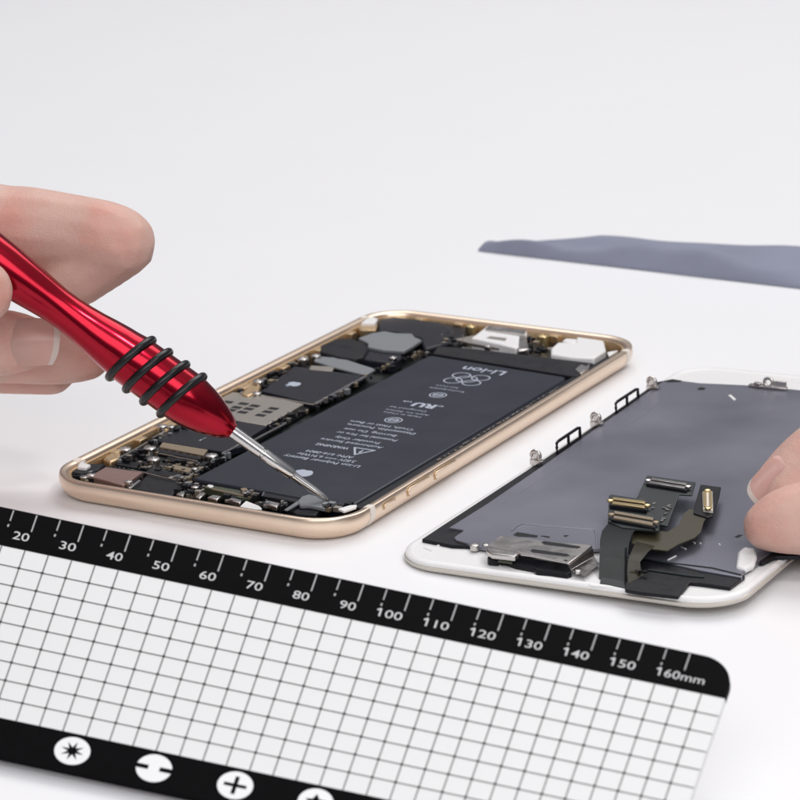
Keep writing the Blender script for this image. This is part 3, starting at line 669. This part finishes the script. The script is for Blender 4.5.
# ================================================================== MAT
AF = (4.66507454, -1.23410107, -55.78498922, 0.98766457, 3.57552296, 495.00526)
def m2px(x, y): return (AF[0]*x+AF[1]*y+AF[2], AF[3]*x+AF[4]*y+AF[5])
n_ = Vector((-math.sin(R(9.5)), -math.sin(R(20)), math.cos(R(20)))).normalized()
P0 = wz(*m2px(170, 65), 1.3)
def mat3(x, y):
    d = ray(*m2px(x, y)); return CAM + d*((P0-CAM).dot(n_)/d.dot(n_))
org = mat3(0, 65)
ex = (mat3(170, 65)-org).normalized(); ey = n_.cross(ex).normalized()
mroot = empty('work_mat', org*S)
mroot.rotation_euler = Matrix((ex, ey, n_)).transposed().to_euler()
tag(mroot, 'white gridded repair mat with black ruler border and screw head symbols', 'work mat')
def ml(x, y, h=0.):
    d = mat3(x, y)-org; return Vector((d.dot(ex)*S, d.dot(ey)*S, h*S))
def mpoly(pts): return [(lambda q: (q.x/S, q.y/S))(ml(x, y)) for x, y in pts]
def rr2(x0, x1, y0, y1, r, corners=(1, 1, 1, 1), n=10):
    out = []
    for (cx, cy, a0, on) in ((x1-r, y0+r, -90, corners[0]), (x1-r, y1-r, 0, corners[1]), (x0+r, y1-r, 90, corners[2]), (x0+r, y0+r, 180, corners[3])):
        if on:
            for i in range(n+1): a = R(a0+90*i/n); out.append((cx+r*math.cos(a), cy+r*math.sin(a)))
        else:
            out.append((cx+(r if a0 in (-90, 0) else -r), cy+(r if a0 in (0, 90) else -r)))
    return out
sheet_ = prism('sheet', mpoly(rr2(0, 170, 0, 65, 7)), -1.1, 0, 'sheet', mroot, .12)
bands = prism('ruler_border', mpoly(rr2(-.02, 170.02, -.02, 10, 7.0, (1, 0, 0, 1))), -1.0, .06, 'band', mroot, 0)
bandb = prism('symbol_border', mpoly(rr2(-.02, 170.02, 55, 65.02, 7.0, (0, 1, 1, 0))), -1.0, .06, 'band', mroot, 0)
def mstrip(bm, x0, y0, x1, y1, w, h, seg=1):
    dx, dy = x1-x0, y1-y0; l = math.hypot(dx, dy); nx, ny = -dy/l*w/2, dx/l*w/2
    bm.faces.new([bm.verts.new(ml(a, b, h)) for a, b in ((x0+nx, y0+ny), (x1+nx, y1+ny), (x1-nx, y1-ny), (x0-nx, y0-ny))])
bm = bmesh.new(); k_ = 0
for y in range(15, 55, 5): mstrip(bm, 0, y, 170, y, .3, .03)
for f in bm.faces: f.material_index = 0
bm.faces.ensure_lookup_table(); k_ = len(bm.faces)
for x in range(5, 170, 5): mstrip(bm, x, 10, x, 55, .28, .05)
bm.faces.ensure_lookup_table(); k2 = len(bm.faces)
for x in range(5, 170, 5):
    for y in range(15, 55, 5): mstrip(bm, x-.32, y, x+.3, y, .52, .08)
bm.faces.ensure_lookup_table()
for i, f in enumerate(bm.faces): f.material_index = 0 if i < k_ else 1 if i < k2 else 2
link('grid_print', bm, ('line', 'line2', 'knot'), sheet_, smooth=False)
for N in range(10, 170, 10):
    bm = bmesh.new(); mstrip(bm, N, .3, N, 4.9, .3, .09); link('ruler_tick', bm, 'tick', bands, smooth=False)
    bm = bmesh.new(); mstrip(bm, N-5, .3, N-5, 3.2, .28, .09); link('ruler_tick', bm, 'tick', bands, smooth=False)
    bm = bmesh.new(); mstrip(bm, N-5.05, 4.15, N-5.05, 4.85, .36, .09); link('ruler_dot', bm, 'tick', bands, smooth=False)
for N in range(10, 170, 10):
    bm = bmesh.new(); s_ = str(N) + ('mm' if N == 160 else '')
    t = text_mesh(s_, 1.0, .002); xs = [v.co.x for v in t.verts]; x0, x1 = min(xs), max(xs)
    w = {2: 3.4, 3: 4.9, 5: 9.8}[len(s_)]; cx = {2: N-1.7, 3: N-2.5, 5: N-.1}[len(s_)]
    bm_merge(bm, t, lambda c: ml(cx-w/2+(c.x-x0)/(x1-x0)*w, 7.7-c.y/.7*2.15, .1))
    if N >= 100: mstrip(bm, cx-w/2-.55, 6.1, cx-w/2+.3, 5.6, .42, .11)
    link('ruler_number', bm, 'num', bands, smooth=False)
def icon(cx, kind):
    cy = 59.75; r = 3.75; n = 40
    bm = bmesh.new()
    circ = [(cx+r*math.cos(6.28318*i/n), cy+r*math.sin(6.28318*i/n)) for i in range(n)]
    bm.faces.new([bm.verts.new(ml(x, y, .1)) for x, y in circ]); o = link('screw_symbol', bm, 'white', bandb, smooth=False)
    bm = bmesh.new()
    if kind == 'star8':
        pts = [(cx+(2.55 if i % 2 == 0 else .95)*math.cos(6.28318*i/16+.2), cy+(2.55 if i % 2 == 0 else .95)*math.sin(6.28318*i/16+.2)) for i in range(16)]
        ctr = bm.verts.new(ml(cx, cy, .13)); vs = [bm.verts.new(ml(x, y, .13)) for x, y in pts]
        for i in range(16): bm.faces.new((ctr, vs[i], vs[(i+1) % 16]))
    elif kind == 'star5':
        pts = [(cx+(2.3 if i % 2 == 0 else 1.15)*math.cos(6.28318*i/10-.4), cy+(2.3 if i % 2 == 0 else 1.15)*math.sin(6.28318*i/10-.4)) for i in range(10)]
        ctr = bm.verts.new(ml(cx, cy, .13)); vs = [bm.verts.new(ml(x, y, .13)) for x, y in pts]
        for i in range(10): bm.faces.new((ctr, vs[i], vs[(i+1) % 10]))
    elif kind == 'slot':
        mstrip(bm, cx-3.9, cy, cx-1.2, cy, 1.15, .13); mstrip(bm, cx+1.2, cy, cx+3.9, cy, 1.15, .13)
    else:
        mstrip(bm, cx-2.4, cy, cx+2.4, cy, .85, .13); mstrip(bm, cx, cy-2.4, cx, cy+2.4, .85, .14)
    link('symbol_glyph', bm, 'band', o, smooth=False)
for cx, k in ((43.3, 'star8'), (60.8, 'slot'), (78.2, 'cross'), (95.4, 'star5'), (113, 'slot'), (130.4, 'star8'), (147.8, 'cross')): icon(cx, k)
# short rubber stands behind the raised far edge
for x in (25, 145):
    p = mat3(x, 8); q = mat3(x, 40); bm = bmesh.new()
    a = [Vector((p.x-2, p.y, 0)), Vector((p.x+2, p.y, 0)), Vector((q.x+2, q.y, 0)), Vector((q.x-2, q.y, 0))]
    tops = []
    for v in a: zt = P0.z - ((v.x-P0.x)*n_.x + (v.y-P0.y)*n_.y)/n_.z - 1.4; tops.append(Vector((v.x, v.y, max(.5, zt))))
    inv = Matrix((ex, ey, n_))
    A = [bm.verts.new(inv @ ((v-org)*S)) for v in a]; B = [bm.verts.new(inv @ ((v-org)*S)) for v in tops]
    bm.faces.new(A[::-1]); bm.faces.new(B)
    for i in range(4): bm.faces.new((A[i], A[(i+1) % 4], B[(i+1) % 4], B[i]))
    link('mat_stand', bm, 'sheet', mroot, smooth=False)

# ================================================================== CLOTH
def cloth():  # cloth form added in place of the blurred area beyond the table edge
    bm = bmesh.new(); nx, ny = 160, 30; g = []
    A = wz(478, 251.5, 0); B = wz(900, 301, 0)                      # near edge on the table
    A2 = wz(505, 249, 0); B2 = wz(900, 272, 0)
    for i in range(nx+1):
        t = i/nx; a = A.lerp(B, t); b = A2.lerp(B2, t); row = []
        for j in range(ny+1):
            s_ = j/ny; p = a.lerp(b, s_); rise = 1-(1-min(1, s_*3.2))**2
            h = .5 + rise*(1.2+3.0*min(1, t*4)) + 1.5*rise*math.sin(t*13+s_*4.5) * (1-s_*.8) + .6*rise*math.sin(t*29-s_*7)*(1-s_*.8)
            row.append(bm.verts.new(Vector((p.x, p.y, h))*S))
        g.append(row)
    for i in range(nx):
        for j in range(ny): bm.faces.new((g[i][j], g[i+1][j], g[i+1][j+1], g[i][j+1]))
    base = [g[i][0] for i in range(nx+1)] + [g[nx][j] for j in range(1, ny+1)] + [g[i][ny] for i in range(nx-1, -1, -1)] + [g[0][j] for j in range(ny-1, 0, -1)]
    low = [bm.verts.new((v.co.x, v.co.y, .01)) for v in base]
    for i in range(len(base)): k = (i+1) % len(base); bm.faces.new((base[i], base[k], low[k], low[i]))
    return link('cloth_stand_in', bm, 'cloth', None, ang=60)
tag(cloth(), 'blue grey cloth standing in for the blurred area beyond the table edge', 'cloth')

# ================================================================== LIGHT
w = bpy.data.worlds.new('World'); scene.world = w; w.use_nodes = True; nt = w.node_tree; bg = nt.nodes['Background']
tc = nt.nodes.new('ShaderNodeTexCoord'); sp = nt.nodes.new('ShaderNodeSeparateXYZ'); cr = nt.nodes.new('ShaderNodeValToRGB')
nt.links.new(tc.outputs['Generated'], sp.inputs[0]); nt.links.new(sp.outputs['Z'], cr.inputs[0]); nt.links.new(cr.outputs[0], bg.inputs[0])
e = cr.color_ramp.elements; e[0].position = 0; e[0].color = (.10, .10, .12, 1); e[1].position = .9; e[1].color = (.62, .61, .63, 1)
e2_ = e.new(.4); e2_.color = (.17, .17, .19, 1)
bg.inputs[1].default_value = 1.0
def area(name, loc, target, sx, sy, energy, col=(1, 1, 1)):
    l = bpy.data.lights.new(name, 'AREA'); l.shape = 'RECTANGLE'; l.size = sx; l.size_y = sy; l.energy = energy; l.color = col
    o = bpy.data.objects.new(name, l); COL.objects.link(o); o.location = loc
    o.rotation_euler = (Vector(target)-Vector(loc)).to_track_quat('-Z', 'Y').to_euler(); return o
area('softbox_key', (20, 118, 90), (-5, 78, 0), 100, 70, 61500, (1, .99, .98))
area('front_fill', (5, -25, 55), (0, 56, 0), 100, 45, 41000, (.98, .985, 1))  # unseen fill added on the camera side to brighten near faces
area('highlight_fill', (42, 18, 92), (-4, 56, 0), 10, 12, 16000, (1, 1, 1))  # unseen small light added for sharp highlights on the metal
scene.view_settings.view_transform = 'Standard'; scene.view_settings.look = 'None'; scene.view_settings.gamma = 1; scene.view_settings.exposure = 0
scene.render.engine = 'CYCLES'; scene.cycles.samples = 256; scene.cycles.use_denoising = True
scene.render.resolution_x = 1024; scene.render.resolution_y = 1024
